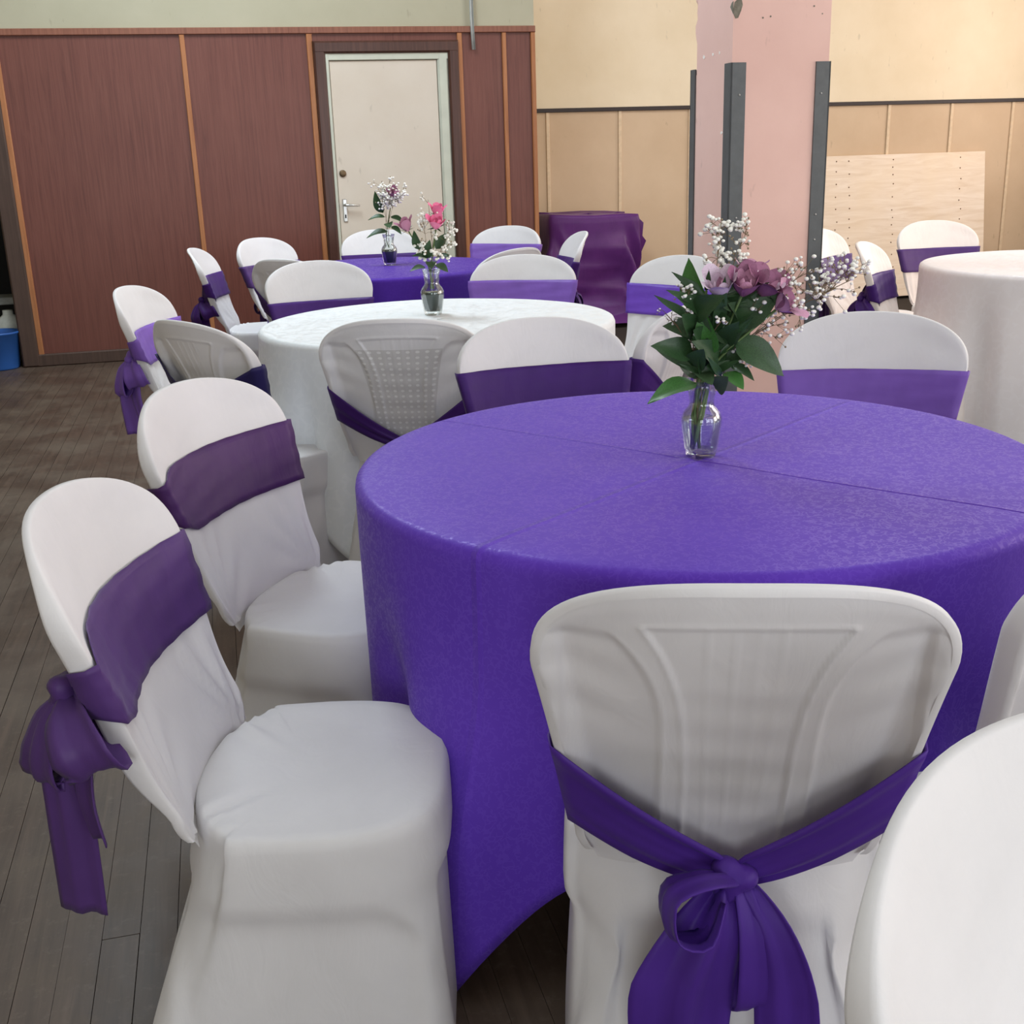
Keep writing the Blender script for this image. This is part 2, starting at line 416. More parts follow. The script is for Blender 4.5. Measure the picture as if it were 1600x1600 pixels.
# door
dr = empty('door_1'); hall(dr); tag(dr, 'grey-cream flush door in a dark wooden casing', None, None, 'structure')
def dpart(name, e0, e1, n0, n1, z0, z1, mat, b=0.0, parent=dr): return MB().box(e0, e1, n0, n1, z0, z1, b).build(name, mat, parent)
dpart('casing_side', .757, .835, NW - .055, NW, 0, 2.063, M['darkwood'], .012)
dpart('casing_side', 1.683, 1.757, NW - .055, NW, 0, 2.063, M['darkwood'], .012)
dpart('casing_head', .757, 1.757, NW - .057, NW, 1.985, 2.064, M['darkwood'], .012)
dpart('jamb', .835, .856, NW - .040, NW, 0, 1.985, M['jamb'], .003)
dpart('jamb', 1.606, 1.683, NW - .040, NW, 0, 1.985, M['jamb'], .014)
dpart('jamb_head', .835, 1.683, NW - .038, NW, 1.942, 1.985, M['jamb'], .003)
leaf_o = dpart('door_leaf', .860, 1.602, NW - .024, NW, .01, 1.938, M['door'], .003)
hd = dpart('handle_plate', .885, .913, NW - .034, NW - .024, .875, 1.03, M['chrome'], .004, leaf_o)
MB().tube([(.899, NW - .03, .99), (.899, NW - .065, .99), (.905, NW - .070, .99), (1.0, NW - .068, .985)], [.010, .010, .009, .006], 8).build('handle_lever', M['chrome'], hd, True)
dpart('keyhole', .894, .904, NW - .0355, NW - .034, .90, .925, M['black'], 0, hd)
k = MB(); k.lathe([(0, 0), (.024, 0), (.024, .008), (.017, .012), (.0, .012)], 16)
lk = k.build('deadlock', M['brass'], leaf_o, True); lk.location = (.90, NW - .024, 1.203); lk.rotation_euler = (math.radians(90), 0, 0)
# left door post and the dark lobby behind it
pt = hbox('trim_1', -1.372, -1.262, NW - .05, NW + .10, 0, 2.30, M['skirting'], None, .01); tag(pt, 'dark brown timber door post at the end of the panelling', None, None, 'structure')
hbox('wall_lobby', -1.455, -1.385, NW + .55, NW + .65, 0, CEIL, M['cream'])['kind'] = 'structure'
hbox('wall_lobby_back', E0, -1.3, N1 + .15, N1 + .3, 0, CEIL, M['black'])['kind'] = 'structure'  # black colour stands in for the darkness inside the lobby
hbox('wall_lobby_left', E0, -2.35, NW, NW + .15, 0, CEIL, M['cream'])['kind'] = 'structure'
hbox('wall_lobby_head', -2.35, -1.30, NW, NW + .15, 2.30, CEIL, M['cream'])['kind'] = 'structure'
sh = hbox('stone_shelf', -1.60, -1.39, NW + .30, NW + .56, .395, .445, m_plain('grey_slab', '#8b8c88', .5), None, .006); tag(sh, 'small grey slab shelf behind the door post above the blue bucket', 'shelf')
# end wall (right)
we = hbox('wall_end', 2.30, E1, N1, N1 + .2, 0, CEIL, M['yellow']); tag(we, 'warm yellow end wall with tan boarded dado', None, None, 'structure')
bt = [2.64 + .606 * i for i in range(-1, 9)]
for a, b in zip(bt[:-1], bt[1:]):
    a2, b2 = max(a, 2.32), min(b, E1)
    MB().box(a2 + .003, b2 - .003, N1 - .012, N1 + .003, .0, 1.604).build('dado_panel', M['board_tan'], we)
for i, x in enumerate(bt[1:-1]):
    MB().box(x - .014, x + .014, N1 - .024, N1 + .002, 0, 1.604, .003).build('batten', M['tan_batten'], we)
tr = hbox('trim_2', 2.318, E1, N1 - .034, N1, 1.602, 1.632, M['rail'], None, .003); tag(tr, 'thin black dado rail on the yellow wall', None, None, 'structure')
hbox('wall_left', E0 - .2, E0, N0, N1 + .3, 0, CEIL, M['cream'])['kind'] = 'structure'
# right and rear walls with window openings, ceiling with roof lights
def pierced(name, along, lo, hi, fixed0, fixed1, wins, mat):
    mb = MB()
    def seg(a, b, z0, z1):
        if along == 'n': mb.box(fixed0, fixed1, a, b, z0, z1)
        else: mb.box(a, b, fixed0, fixed1, z0, z1)
    cur = lo
    for c in wins:
        seg(cur, c - 1.1, 0, CEIL); seg(c - 1.1, c + 1.1, 0, .6); seg(c - 1.1, c + 1.1, 3.05, CEIL); cur = c + 1.1
    seg(cur, hi, 0, CEIL)
    return tag(hall(mb.build(name, mat)), None, None, None, 'structure')
pierced('wall_right', 'n', N0, N1 + .2, E1, E1 + .2, (-.6, 3.2, 7.3), M['yellow'])
pierced('wall_front', 'e', E0 - .2, E1 + .2, N0 - .2, N0, (-1.5, 2.5, 5.5), M['cream'])
mb = MB(); xs = [E0 - .2, -.7, .5, 3.2, 4.4, E1 + .2]; ys = [N0 - .2, -.7, 1.9, 4.3, 7.7, N1 + .4]
for i in range(5):
    for j in range(5):
        if i in (1, 3) and j in (1, 3): continue
        mb.box(xs[i], xs[i + 1], ys[j], ys[j + 1], CEIL, CEIL + .1)
tag(hall(mb.build('ceiling', M['ceiling'])), None, None, None, 'structure')

# pillar with steel corner guards
PD = 5.30
mid = Vector((.1870, .9823, 0)) * PD
pe, pn = mid.dot(EV), mid.dot(NV)
SE, SN = .452, .43
mb = MB(); PZ = np.linspace(0, CEIL, 160); random.seed(9); vv = []; ff = []
for i, z in enumerate(PZ):
    # broken plaster on the far left arris above the guard
    ch = .0
    if 1.62 < z < 2.05: ch = .012 * (math.sin(z * 31) > .15) * (0.6 + .4 * math.sin(z * 90)) + .010 * sm(1.8, 1.7, z)
    vv += [(pe, pn, z), (pe + SE, pn, z), (pe + SE, pn + SN, z), (pe + .028, pn + SN, z), (pe + ch, pn + SN - .03 - ch * 1.6, z), (pe, pn + SN - .05, z)]
for i in range(len(PZ) - 1):
    for k in range(6): ff.append((i * 6 + k, i * 6 + (k + 1) % 6, i * 6 + 6 + (k + 1) % 6, i * 6 + 6 + k))
pil = tag(hall(mk('pillar', vv, ff, M['pink'], None, False)), 'square pink painted pillar with grey steel corner guards', None, None, 'structure')
GZ = CAM_H + .0642 * PD
def guard(ce, cn, de, dn, w_=.062, th=.007):
    # L section: one leg along e, one along n, outside the arris
    e_out, n_out = ce - de * th, cn - dn * th
    mb = MB()
    mb.box(min(e_out, ce + de * w_), max(e_out, ce + de * w_), min(n_out, cn), max(n_out, cn), 0, GZ)
    mb.box(min(e_out, ce), max(e_out, ce), min(n_out, cn + dn * w_), max(n_out, cn + dn * w_), 0, GZ)
    g = mb.build('corner_guard', M['iron'], pil)
    for z in (.45, 1.0, GZ - .13, GZ - .75):
        b_ = MB().ball((ce + de * w_ * .55, n_out, z), .0055, 8, 4, (1, .6, 1)); b_.build('bolt', M['bolt'], g, True)
guard(pe, pn, 1, 1); guard(pe + SE, pn, -1, 1); guard(pe, pn + SN, 1, -1, .045); guard(pe + SE, pn + SN, -1, -1)
def patch(name, pts, mat, face, off=.0015):
    # thin irregular flake lying on a pillar face
    v = []
    for k in (0, 1):
        for (a, z) in pts:
            v.append((pe + a, pn - off * k, z) if face == 'n' else (pe - off * k, pn + a, z))
    n_ = len(pts); f = [tuple(range(n_, 2 * n_)), tuple(range(n_))[::-1]] + [(i, (i + 1) % n_, n_ + (i + 1) % n_, n_ + i) for i in range(n_)]
    return mk(name, v, f, mat, pil, False)
px = 5.3 / 1797.2
z0 = GZ + .19
patch('plaster_chip', [(0, z0 + .02), (.004, z0 + .045), (.018, z0 + .058), (.036, z0 + .055), (.041, z0 + .035), (.034, z0 + .012), (.022, z0 - .015), (.010, z0 - .018), (0, z0)], M['chip'], 'n')
patch('plaster_chip', [(0, z0 + .02), (0, z0), (.012, z0 + .012), (.03, z0 + .03), (.016, z0 + .045), (0, z0 + .05)], M['chip'], 'e')
for (a, z, s) in ((.30, GZ + .045, .010), (.20, GZ + .05, .008), (.13, GZ + .05, .007), (.09, GZ - .28, .008)):
    patch('paint_chip', [(a + s * math.cos(t) * random.uniform(.6, 1.5), z + s * math.sin(t) * random.uniform(.5, 1.2)) for t in np.linspace(0, 5.3, 6)], M['whitechip'], 'e')
for (a, z, s) in ((.135, GZ + .175, .004), (.17, GZ + .18, .004), (.355, GZ + .25, .005), (.37, GZ + .22, .004), (.41, GZ + .19, .003)):
    patch('paint_chip', [(a + s * math.cos(t), z + s * math.sin(t)) for t in np.linspace(0, 5.3, 6)], M['chip'], 'n')

# conduit on the partition
cd = empty('conduit', W(1.868, NW - .03, 2.0)); tag(cd, 'grey twin cable conduit hanging down the wall beside the door', 'conduit')
cd.rotation_euler = (0, 0, TH)
MB().tube([(-.006, -.008, 0), (-.012, -.008, .2), (-.014, -.004, CEIL - 2.0)], .008, 8).build('pipe', M['pvc'], cd, True)
MB().tube([(.008, -.006, .0), (.003, -.006, .12), (.0, -.004, .5), (.0, 0, CEIL - 2.0)], .006, 8).build('cable', m_plain('grey_cable', '#7d807c', .5), cd, True)

# plywood board leaning on the end wall
bd = empty('plywood_board', W(5.78, N1 - .19, 0), TH); bd.rotation_euler = (math.radians(-6.5), 0, TH)
tag(bd, 'raw plywood sheet with rows of rusty nails leaning against the tan wall', 'board')
MB().box(-.92, .83, -.009, .009, 0, 1.205, .002).build('sheet', M['rawply'], bd)
random.seed(3); mb = MB()
for x in (-.80, -.62, -.50, -.08, .58):
    z = 1.16
    while z > .1:
        mb.ball((x + random.uniform(-.012, .012), -.010, z), .0062, 6, 3, (1, .5, 1)); z -= random.uniform(.06, .11)
tag(mb.build('nail_heads', M['nail'], bd, True), kind='stuff')

# bucket and canister by the post
bk = empty('bucket', W(-1.52, NW + .0, 0)); tag(bk, 'blue plastic bucket on the floor beside the door post', 'bucket')
mb = MB(); mb.lathe([(0, 0), (.118, 0), (.122, .01), (.15, .235), (.158, .24), (.158, .252), (.150, .252), (.144, .235), (.112, .02), (0, .015)], 32); mb.build('pail', M['bucket'], bk, True)
MB().tube([(.155 * math.cos(t), .155 * math.sin(t) , .245 + .0 * t) for t in np.linspace(0, math.pi, 14)], .004, 6).build('bail_handle', M['canister'], bk, True)
cn = MB(); cn.lathe([(0, 0), (.075, 0), (.085, .02), (.085, .24), (.07, .30), (.035, .33), (.033, .36), (0, .36)], 24)
co = cn.build('plastic_canister', M['canister'], None, True); co.location = W(-1.475, NW + .30, 0); tag(co, 'white plastic canister standing behind the blue bucket', 'canister')

# ---------------------------------------------------------------- covered chairs
ZB, ZS, ARCH = .424, .745, .12
def hw(z):
    if z <= .45: return .190 - (.45 - z) * .45
    return .190 + .046 * min(1, (z - .45) / .29) ** 1.25
def yc(z): return -.145 - (z - .43) * .38
def wrapd(z): return .044 + .012 * sm(.45, .75, z)
def ztop(u):
    a = min(1, abs(u)); return ZS + ARCH * max(0, 1 - a ** 2.4) ** (1 / 2.4)
def fdep(z): return (1 - .62 * sm(0, ARCH * .9, z - ZS)) * (.3 + .7 * sm(.41, .56, z))      # the flange is shallow along the top
def fy(x, z): return yc(z) + wrapd(z) * (x / .23) ** 2
def crease(x, y, z, cx, k, amp):
    dx, dz = x - cx, (z - .44) + (y + .145) * .8
    r = math.hypot(dx, dz) + 1e-6; a = math.atan2(dz, dx)
    return amp * math.sin(a * k) * math.exp(-((r - .07) / .07) ** 2)
def build_back():
    NU, NV = 45, 34; v = []; idx = {}
    us = [math.sin(math.pi / 2 * (-1 + 2 * i / (NU - 1))) for i in range(NU)]
    # front sheet
    for j in range(NV):
        t = j / (NV - 1)
        for i, u in enumerate(us):
            z = ZB + t * (ztop(u) - ZB); x = u * hw(min(z, ZS))
            y = fy(x, z)
            s = crease(x, y, z, .17, 13, .0045) + crease(x, y, z, -.17, 13, .0045)
            s += .0016 * math.sin(60 * (z - .5 * x) + 4 * math.sin(9 * x)) * sm(.72, .80, z) * sm(.02, -.16, x)
            # rounded lip
            ed = min(1 - abs(u), (1 - t) * 1.6)
            y -= .0025 * (1 - sm(0, .05, ed))
            v.append((x, y + s, z))
    f = [q[::-1] for q in grid_faces(NU, NV)]
    # flange: border loop pushed out and back
    border = [j * NU for j in range(NV)] + [(NV - 1) * NU + i for i in range(1, NU)] + [j * NU + NU - 1 for j in range(NV - 2, -1, -1)]
    loops = [border]
    for (out, back) in ((.0025, .003), (.004, .010), (.004, .034), (.001, .041), (-.008, .042)):
        lp = []
        for q in border:
            x, y, z = v[q]; c = Vector((x, 0, (z - .62))); c.x *= 1.0; n_ = Vector((x / .23, 0, max(0, (z - ZS)) / ARCH))
            n_ = n_.normalized() if n_.length > 1e-6 else Vector((0, 0, 1))
            lp.append(len(v)); v.append((x + n_.x * out, y - back * fdep(z) * .85, z + n_.z * out))
        loops.append(lp)
    for a, b in zip(loops[:-1], loops[1:]):
        for i in range(len(a) - 1): f.append((a[i], b[i], b[i + 1], a[i + 1]))
    return mk('back_cover', v, f, M['lycra'], mesh_only=True)
def build_panel():
    # rear sheet, sunk between the flanges; raised lines of the moulded shell press through
    NU, NV = 171, 120; v = []
    us = [math.sin(math.pi / 2 * (-1 + 2 * i / (NU - 1))) for i in range(NU)]
    for j in range(NV):
        t = j / (NV - 1)
        for i, u in enumerate(us):
            z = .405 + t * (ztop(u) - .405); x = u * (hw(min(z, ZS)) - .004)
            if z > ZS: z -= .006 * (z - ZS) / ARCH
            ed = min((1 - abs(u)) * .23, (ztop(u) - z) * 1.0)
            d = .013 + (.0355 * fdep(z) - .013) * (1 - sm(0, .045, ed)) ** 1.5
            y = fy(x, z) - d
            # fan shaped middle splat and side slots
            ax = abs(x)
            def ridge(q, w_=.0028): return math.exp(-(q / w_) ** 2)
            fan = .062 + .05 * min(1.3, max(0, (z - .5) / .3)) ** 4
            ztp_ = .812 - .5 * x * x
            top = sm(ztp_ + .003, ztp_ - .003, z)
            y -= .0026 * top * ridge(ax - fan) + .0026 * ridge(z - ztp_) * sm(fan + .004, fan - .002, ax)
            for rx in (-.034, -.011, .009, .030):
                y -= .0014 * top * ridge(x - rx * (1 + .9 * max(0, z - .5)), .0022)
            y += .0022 * top * sm(fan, fan - .006, ax)
            wi = .088 + .055 * max(0, (z - .62) / .17) ** 3
            slot = sm(wi, wi + .010, ax) * sm(.800, .780, z) * sm(.212, .200, ax)
            y += .0065 * slot - .0014 * ridge(ax - wi) * sm(.80, .78, z)
            # drawn wrinkles under the top corners
            wv = math.sin(95 * (z - .35 * abs(x))) * .0016 * sm(.60, .70, z) * sm(.80, .74, z) * sm(.09, .17, abs(x))
            wv += math.sin(120 * z + 9 * x) * .0007 * sm(.12, .02, abs(x)) * sm(.78, .7, z)
            v.append((x, y + wv, z))
    return mk('back_panel', v, [q[::-1] for q in grid_faces(NU, NV)], M['lycra'], mesh_only=True)
def seat_outline(a, kind):
    # a: angle from +x; kind 0 = seat edge, 1 = floor
    c, s = math.cos(a), math.sin(a)
    def se(v_, p): return math.copysign(abs(v_) ** p, v_)
    if kind == 0:
        x = .213 * se(c, .60); y = (.02 + .200 * se(s, .74)) if s > 0 else (.02 + .170 * se(s, .28)) + .040 * min(1, (x / .2) ** 2) * sm(0, -.5, s)
        if s < 0: x *= 1 - .06 * min(1, -s * 1.5)
    else:
        x = .232 * se(c, .32); y = (.0 + .228 * se(s, .34)) if s > 0 else (.0 + .245 * se(s, .30))
        if s < 0: x *= .97
    return x, y
def build_seat():
    NA = 112; v = []; f = []; rings = []
    angs = [2 * math.pi * i / NA for i in range(NA)]
    def ring(fn): rings.append(len(v)); v.extend(fn(a) for a in angs)
    for r in (.02, .2, .4, .6, .75, .87, .95):
        def fn(a, r=r):
            x, y = seat_outline(a, 0); x, y = x * r, .02 + (y - .02) * r
            z = .437 - .008 * (1 - r * r) + .004 * sm(.1, .25, y) - .010 * sm(.12, .26, y) * r
            z += (crease(x, y + .0, .44, .17, 12, .004) + crease(x, y, .44, -.17, 12, .004)) * sm(.0, -.12, y)
            return x, y, z
        ring(fn)
    for (g, dz) in ((.985, -.006), (1.0, -.018), (1.004, -.034)):
        def fn(a, g=g, dz=dz):
            x, y = seat_outline(a, 0); return x * g, .02 + (y - .02) * g, .437 + dz - .010 * sm(.12, .26, y)
        ring(fn)
    for t in np.linspace(.06, 1, 22):
        def fn(a, t=t):
            x0, y0 = seat_outline(a, 0); x1, y1 = seat_outline(a, 1); w_ = sm(-.1, 1.0, t) * .85 + .15 * t
            x, y = x0 + (x1 - x0) * w_, y0 + (y1 - y0) * w_
            hem = .006 + .022 * max(0, math.sin(2 * a) ** 2 * -1 + 1) ** 3
            z = .40 + (hem - .40) * t
            # the cloth is stretched between seat edge and legs: sunken field with a rounded head
            leg = .165
            if abs(math.cos(a)) > abs(math.sin(a)) * .55:          # sides
                q = sm(.19, .15, abs(y - .005)) * sm(.33, .30, z + 8 * max(0, abs(y) - .10) ** 2)
                x -= math.copysign(.013 * q, x)
            else:
                q = sm(.175, .135, abs(x)) * sm(.345, .315, z + 8 * max(0, abs(x) - .10) ** 2)
                y -= math.copysign(.012 * q, y)
            # apron of the shell
            if t < .16: x *= 1.006; y = .0 + y * 1.006
            # drawn folds towards the feet
            x += .0012 * math.sin(60 * z + 26 * y) * sm(.15, .22, abs(y)); y += .0012 * math.sin(60 * z + 26 * x) * sm(.15, .22, abs(x))
            return x, y, z
        ring(fn)
    c0 = len(v); v.append((0, .02, .429))
    for i in range(NA): f.append((c0, rings[0] + i, rings[0] + (i + 1) % NA))
    for a, b in zip(rings[:-1], rings[1:]):
        for i in range(NA): f.append((a + i, b + i, b + (i + 1) % NA, a + (i + 1) % NA))
    return mk('seat_cover', v, f, M['lycra'], mesh_only=True)
BACK, PANEL, SEAT = build_back(), build_panel(), build_seat()

def ribbon(path, widths, side, fold=.0, nf=9, phase=0.0, twist=None):
    """cloth strip along a path; side = across direction; fold = depth of the soft pleats"""
    path = [Vector(p) for p in path]; n = len(path); v = []
    for i, p in enumerate(path):
        d = (path[min(i + 1, n - 1)] - path[max(i - 1, 0)]).normalized()
        s = Vector(side[i] if isinstance(side, list) else side); s = (s - d * s.dot(d)).normalized(); nn = d.cross(s)
        t = i / (n - 1)
        for k in range(nf):
            w_ = -1 + 2 * k / (nf - 1)
            v.append(p + s * w_ * widths[i] + nn * fold * (math.sin(w_ * 4.2 + phase + t * 1.5) + .5 * math.sin(w_ * 8.5 + 2 * phase)) * (1 - .25 * t))
    return v, grid_faces(nf, n)
def smooth_path(pts, n=14):
    pts = [Vector(p) for p in pts]; P = [pts[0]] + pts + [pts[-1]]; out = []
    segs = len(pts) - 1
    for i in range(n):
        u = i / (n - 1) * segs; k = min(int(u), segs - 1); t = u - k
        a, b, c, d = P[k], P[k + 1], P[k + 2], P[k + 3]
        out.append(.5 * ((2 * b) + (c - a) * t + (2 * a - 5 * b + 4 * c - d) * t * t + (3 * b - a - 3 * c + d) * t ** 3))
    return out
def lerp_list(vals, n):
    return list(np.interp(np.linspace(0, 1, n), np.linspace(0, 1, len(vals)), vals))

def make_sash(chair, mat, ztp=.725, wid=.125, tilt=0.0, zk=.53, kx=0.0, seed=1, bow=0, gather=.95, tail=1.0):
    rng = random.Random(seed)
    NW_, v = 11, []
    zc0 = ztp - wid / 2
    path = []
    # knot -> chair's left (-x) side -> front -> right side -> knot
    for i in range(16): path.append(('r', kx + (-1 - kx) * (i / 15) ** .9))
    path.append(('s', -1.0))
    for i in range(25): path.append(('f', -1 + 2 * i / 24))
    path.append(('s', 1.0))
    for i in range(16): path.append(('r', 1 + (kx - 1) * (i / 15) ** 1.1))
    n = len(path)
    for i, (kind, u) in enumerate(path):
        for k in range(NW_):
            w_ = -1 + 2 * k / (NW_ - 1)
            if kind == 'f':
                pin = 1 - (.30 * sm(.72, 1.0, u) if kx > .5 else 0); z = zc0 + tilt * u + w_ * wid / 2 * pin - .004 * (1 - u * u) ; x = u * (hw(min(z, ZS)) + .006)
                y = fy(u * hw(z), z) + .005 + (.0015 * math.sin(w_ * 9 + u * 5 + seed) + .0012 * math.sin(u * 23 + w_ * 2 + seed))
                if abs(u) > .97: y -= .002
            elif kind == 's':
                z = zc0 + tilt * u + w_ * wid / 2 * (.58 if (kx > .5 and u > 0) else .97); x = math.copysign(hw(min(z, ZS)) + .009, u); y = fy(x, z) - .018
            else:
                q = abs(u - kx) / (1 - kx * (1 if u > kx else -1)); q = min(1, max(0, q))
                zc = zk + (zc0 + tilt * math.copysign(1, u) * q - zk) * (q ** 1.05) - .012 * math.sin(math.pi * q)
                hwid = (.016 + (wid / 2 * (.52 if (kx > .5 and u > kx) else .93) - .016) * q ** gather)
                z = zc + w_ * hwid; x = u * (hw(min(z, ZS)) + .006 * q)
                y = fy(min(.23, abs(x)), z) - .039 - .011 * (1 - q)
                y -= .0075 * (1 - q * .8) * (math.sin(w_ * 5.5 + seed) * .7 + .5 * math.sin(w_ * 10 + 2 * seed)) * (sm(0, .2, q) * .6 + .4)
            v.append((x, y, z))
    me = mk('sash', v, grid_faces(NW_, n), mat, mesh_only=True)
    s = ob('sash', me, chair)
    md = s.modifiers.new('thick', 'SOLIDIFY'); md.thickness = .0022; md.offset = 1
    yk = fy(kx * .21, zk) - .052; X = kx * .215
    K = Vector((X, yk, zk))
    # knot: a pinched, ridged lump
    mb = MB(); mb.ball((X, yk - .010, zk), 1, 18, 12, (.028, .020, .030))
    kv = []
    for p in mb.v:
        d = Vector(p) - Vector((X, yk - .010, zk)); a = math.atan2(d.z, d.x)
        d *= 1 + .16 * math.sin(a * 3 + d.length * 160 + seed) ; kv.append(Vector((X, yk - .010, zk)) + d)
    mk('knot', kv, mb.f, mat, s)
    def strip(name, pts, widths, side, fold, n=16, nf=11, ph=0.0):
        if kx > .5:
            Rz = Matrix.Rotation(math.radians(58), 3, 'Z'); pts = [K + Rz @ (Vector(p) - K) for p in pts]; side = Rz @ Vector(side)
        vv, fc = ribbon(smooth_path(pts, n), lerp_list(widths, n), side, fold, nf, ph)
        o = mk(name, vv, fc, mat, s); m_ = o.modifiers.new('thick', 'SOLIDIFY'); m_.thickness = .0018; return o
    j = lambda a: a + rng.uniform(-.008, .008)
    if bow == 2:        # the big rear bow: rosette left, broad tail, ring loop and right tail
        strip('bow_loop', [K + Vector(p) * 1.28 for p in ((0, -.012, .004), (-.030, -.040, .022), (-.062, -.046, .008), (-.060, -.052, -.030), (-.030, -.050, -.038), (-.012, -.030, -.010))], [.012, .028, .034, .034, .028, .012], (.25, -1, .25), .003, 22, 11, 1)
        strip('bow_tail', [K + Vector(p) * 1.28 for p in ((-.010, -.012, -.008), (-.026, -.034, -.045), (-.048, -.042, -.11), (-.050, -.040, -.18))], [.016, .046, .066, .060], (1, .12, .25), .010, 18, 13, .5)
        strip('bow_loop', [K + Vector(p) * 1.28 for p in ((.008, -.008, -.004), (.012, -.010, -.06), (.014, -.012, -.118), (.018, -.024, -.135), (.022, -.036, -.118), (.020, -.034, -.05), (.010, -.016, -.004))], [.012, .022, .026, .026, .024, .020, .012], (1, .25, -.1), .002, 26, 9, 0)
        strip('bow_tail', [K + Vector(p) * 1.28 for p in ((.012, -.012, -.006), (.038, -.030, -.05), (.052, -.036, -.12), (.056, -.034, -.25))], [.014, .028, .040, .040], (1, -.2, .22), .004, 18, 11, 2)
        return s
    L = rng.uniform(.9, 1.15); TL = L * tail
    strip('bow_loop', [K + Vector(p) for p in ((-.004, -.010, 0), (j(-.022), -.036, -.030 * L), (j(-.032), -.050, -.085 * L), (j(-.032), -.040, -.125 * L), (j(-.026), -.018, -.100 * L), (-.006, -.006, -.01))], [.012, .032, .044, .046, .036, .012], (1, -.25, .15), .004, 24, 11, seed)
    strip('bow_loop', [K + Vector(p) for p in ((.004, -.010, 0), (j(.034), -.042, -.012 * L), (j(.066), -.056, -.050 * L), (j(.070), -.036, -.085 * L), (j(.044), -.018, -.060 * L), (.006, -.006, -.01))], [.012, .030, .042, .042, .030, .012], (1, .5, .3), .004, 24, 11, seed + 2)
    strip('bow_tail', [K + Vector(p) for p in ((-.004, -.006, -.006), (j(-.020), -.016, -.06), (j(-.030), -.018, -.15 * tail), (j(-.034), -.012, -.27 * TL))], [.012, .030, .036, .036], (1, .35, .18), .005, 18, 9, seed)
    strip('bow_tail', [K + Vector(p) for p in ((.004, -.006, -.006), (j(.024), -.022, -.06), (j(.034), -.026, -.13), (j(.038), -.022, -.21 * L))], [.012, .030, .038, .036], (1, -.3, -.2), .005, 18, 9, seed + 1)
    return s

def make_chair(x, y, yaw, label, group, sash, cover=None, panel=None, **kw):
    c = empty('covered_chair', (x, y, 0), math.radians(yaw)); tag(c, label, 'chair', group)
    cov = cover or M['lycra']
    ob('back_cover', BACK, c, cov); ob('back_panel', PANEL, c, panel or cov); ob('seat_cover', SEAT, c, cov)
    if sash: make_sash(c, SASH[sash], **kw)
    return c
G1, G2, G3, G4 = 'chairs around the near purple table', 'chairs around the white table', 'chairs around the far purple table', 'chairs around the ivory table at the right'
CH = [
 (-.328, 1.540, -89, 'white covered chair nearest at the left, whole seat in view, muted violet sash', G1, 'violet', dict(seed=1, ztp=.735, wid=.13, zk=.650, tail=1.35, kx=.80, gather=.75)),
 (-.385, 2.243, -110, 'white covered chair with plum sash, second from the front on the left', G1, 'plum', dict(seed=2, ztp=.745, wid=.13, kx=.6, zk=.62)),
 (.275, 1.425, -5, 'white covered chair seen from behind with a big deep purple bow', G1, 'deep', dict(seed=3, zk=.440, ztp=.625, wid=.130, bow=2, gather=.42)),
 (.678, 1.58, 32, 'white covered chair cut by the right picture edge, near the front', G1, 'dark', dict(seed=4, ztp=.54)),
 (.158, 2.871, 195, 'white covered chair with dark purple sash facing us, left of the big bouquet', G1, 'dark', dict(seed=5, ztp=.750)),
 (.867, 2.790, 157, 'white covered chair with lavender sash facing us, right of the big bouquet', G1, 'lav', dict(seed=6, ztp=.73, tilt=-.008)),
 (-.292, 3.560, -4, 'white covered chair from behind, perforated shell showing through the fabric', G2, 'dark', dict(seed=7, zk=.48, ztp=.66, wid=.11)),
 (.316, 3.628, 58, 'white covered chair turned away behind the left side of the big bouquet', G2, 'dark', dict(seed=8)),
 (-.746, 3.590, -41, 'white covered chair with navy sash turned away at the left of the white table', G2, 'navy', dict(seed=9, ztp=.745, zk=.62, wid=.13)),
 (-1.115, 4.350, -94, 'white covered chair with lavender sash and bow, farthest left beside the mahogany panels', G2, 'lav', dict(seed=10, kx=.7, zk=.62)),
 (-.747, 4.971, 200, 'white covered chair facing us behind the left half of the white table', G2, 'dark', dict(seed=11, ztp=.705)),
 (.031, 4.943, 168, 'white covered chair with lavender sash behind the right half of the white table', G2, 'lav', dict(seed=12, ztp=.765)),
 (.533, 4.750, 130, 'white covered chair with bright violet sash between pillar and draped stand', G2, 'bright', dict(seed=13, ztp=.75)),
 (-1.362, 6.33, -86, 'white covered chair seen side-on with dark bow, against the mahogany panels', G3, 'dark', dict(seed=14, kx=.6, zk=.60)),
 (-1.205, 6.85, -122, 'white covered chair with dark violet sash, right of the side-on one', G3, 'violet', dict(seed=15)),
 (-.88, 5.70, -30, 'white covered chair turned away, only a grey rounded top showing', G3, 'dark', dict(seed=16)),
 (-.151, 5.845, 48, 'white covered chair turned away, only its slanting rim showing', G3, 'dark', dict(seed=17)),
 (-.094, 7.16, 152, 'white covered chair with lavender sash behind the right end of the far table', G3, 'lav', dict(seed=18, ztp=.765)),
 (-.747, 7.17, 188, 'white covered chair in front of the door behind the far purple table', G3, 'dark', dict(seed=19)),
 (.150, 6.64, 97, 'white covered chair seen edge-on before the draped purple stand', G3, 'dark', dict(seed=20)),
 (2.475, 6.383, 188, 'ivory satin covered chair facing us in front of the plywood board', G4, 'violet', dict(seed=21, cov=1)),
 (1.904, 5.220, -118, 'ivory satin covered chair with dark bow at the left of the ivory table', G4, 'dark', dict(seed=22, cov=1, kx=.7, zk=.63)),
 (1.927, 6.114, -125, 'ivory satin covered chair half hidden by the pillar', G4, 'violet', dict(seed=23, cov=1)),
 (1.02, 2.165, 100, 'white covered chair cut by the right picture edge below the ivory table', G1, 'lav', dict(seed=24, ztp=.66)),
 (.535, .520, 212, 'white covered chair back filling the bottom right corner', None, 'bright', dict(seed=25, zk=.46, ztp=.60)),
]
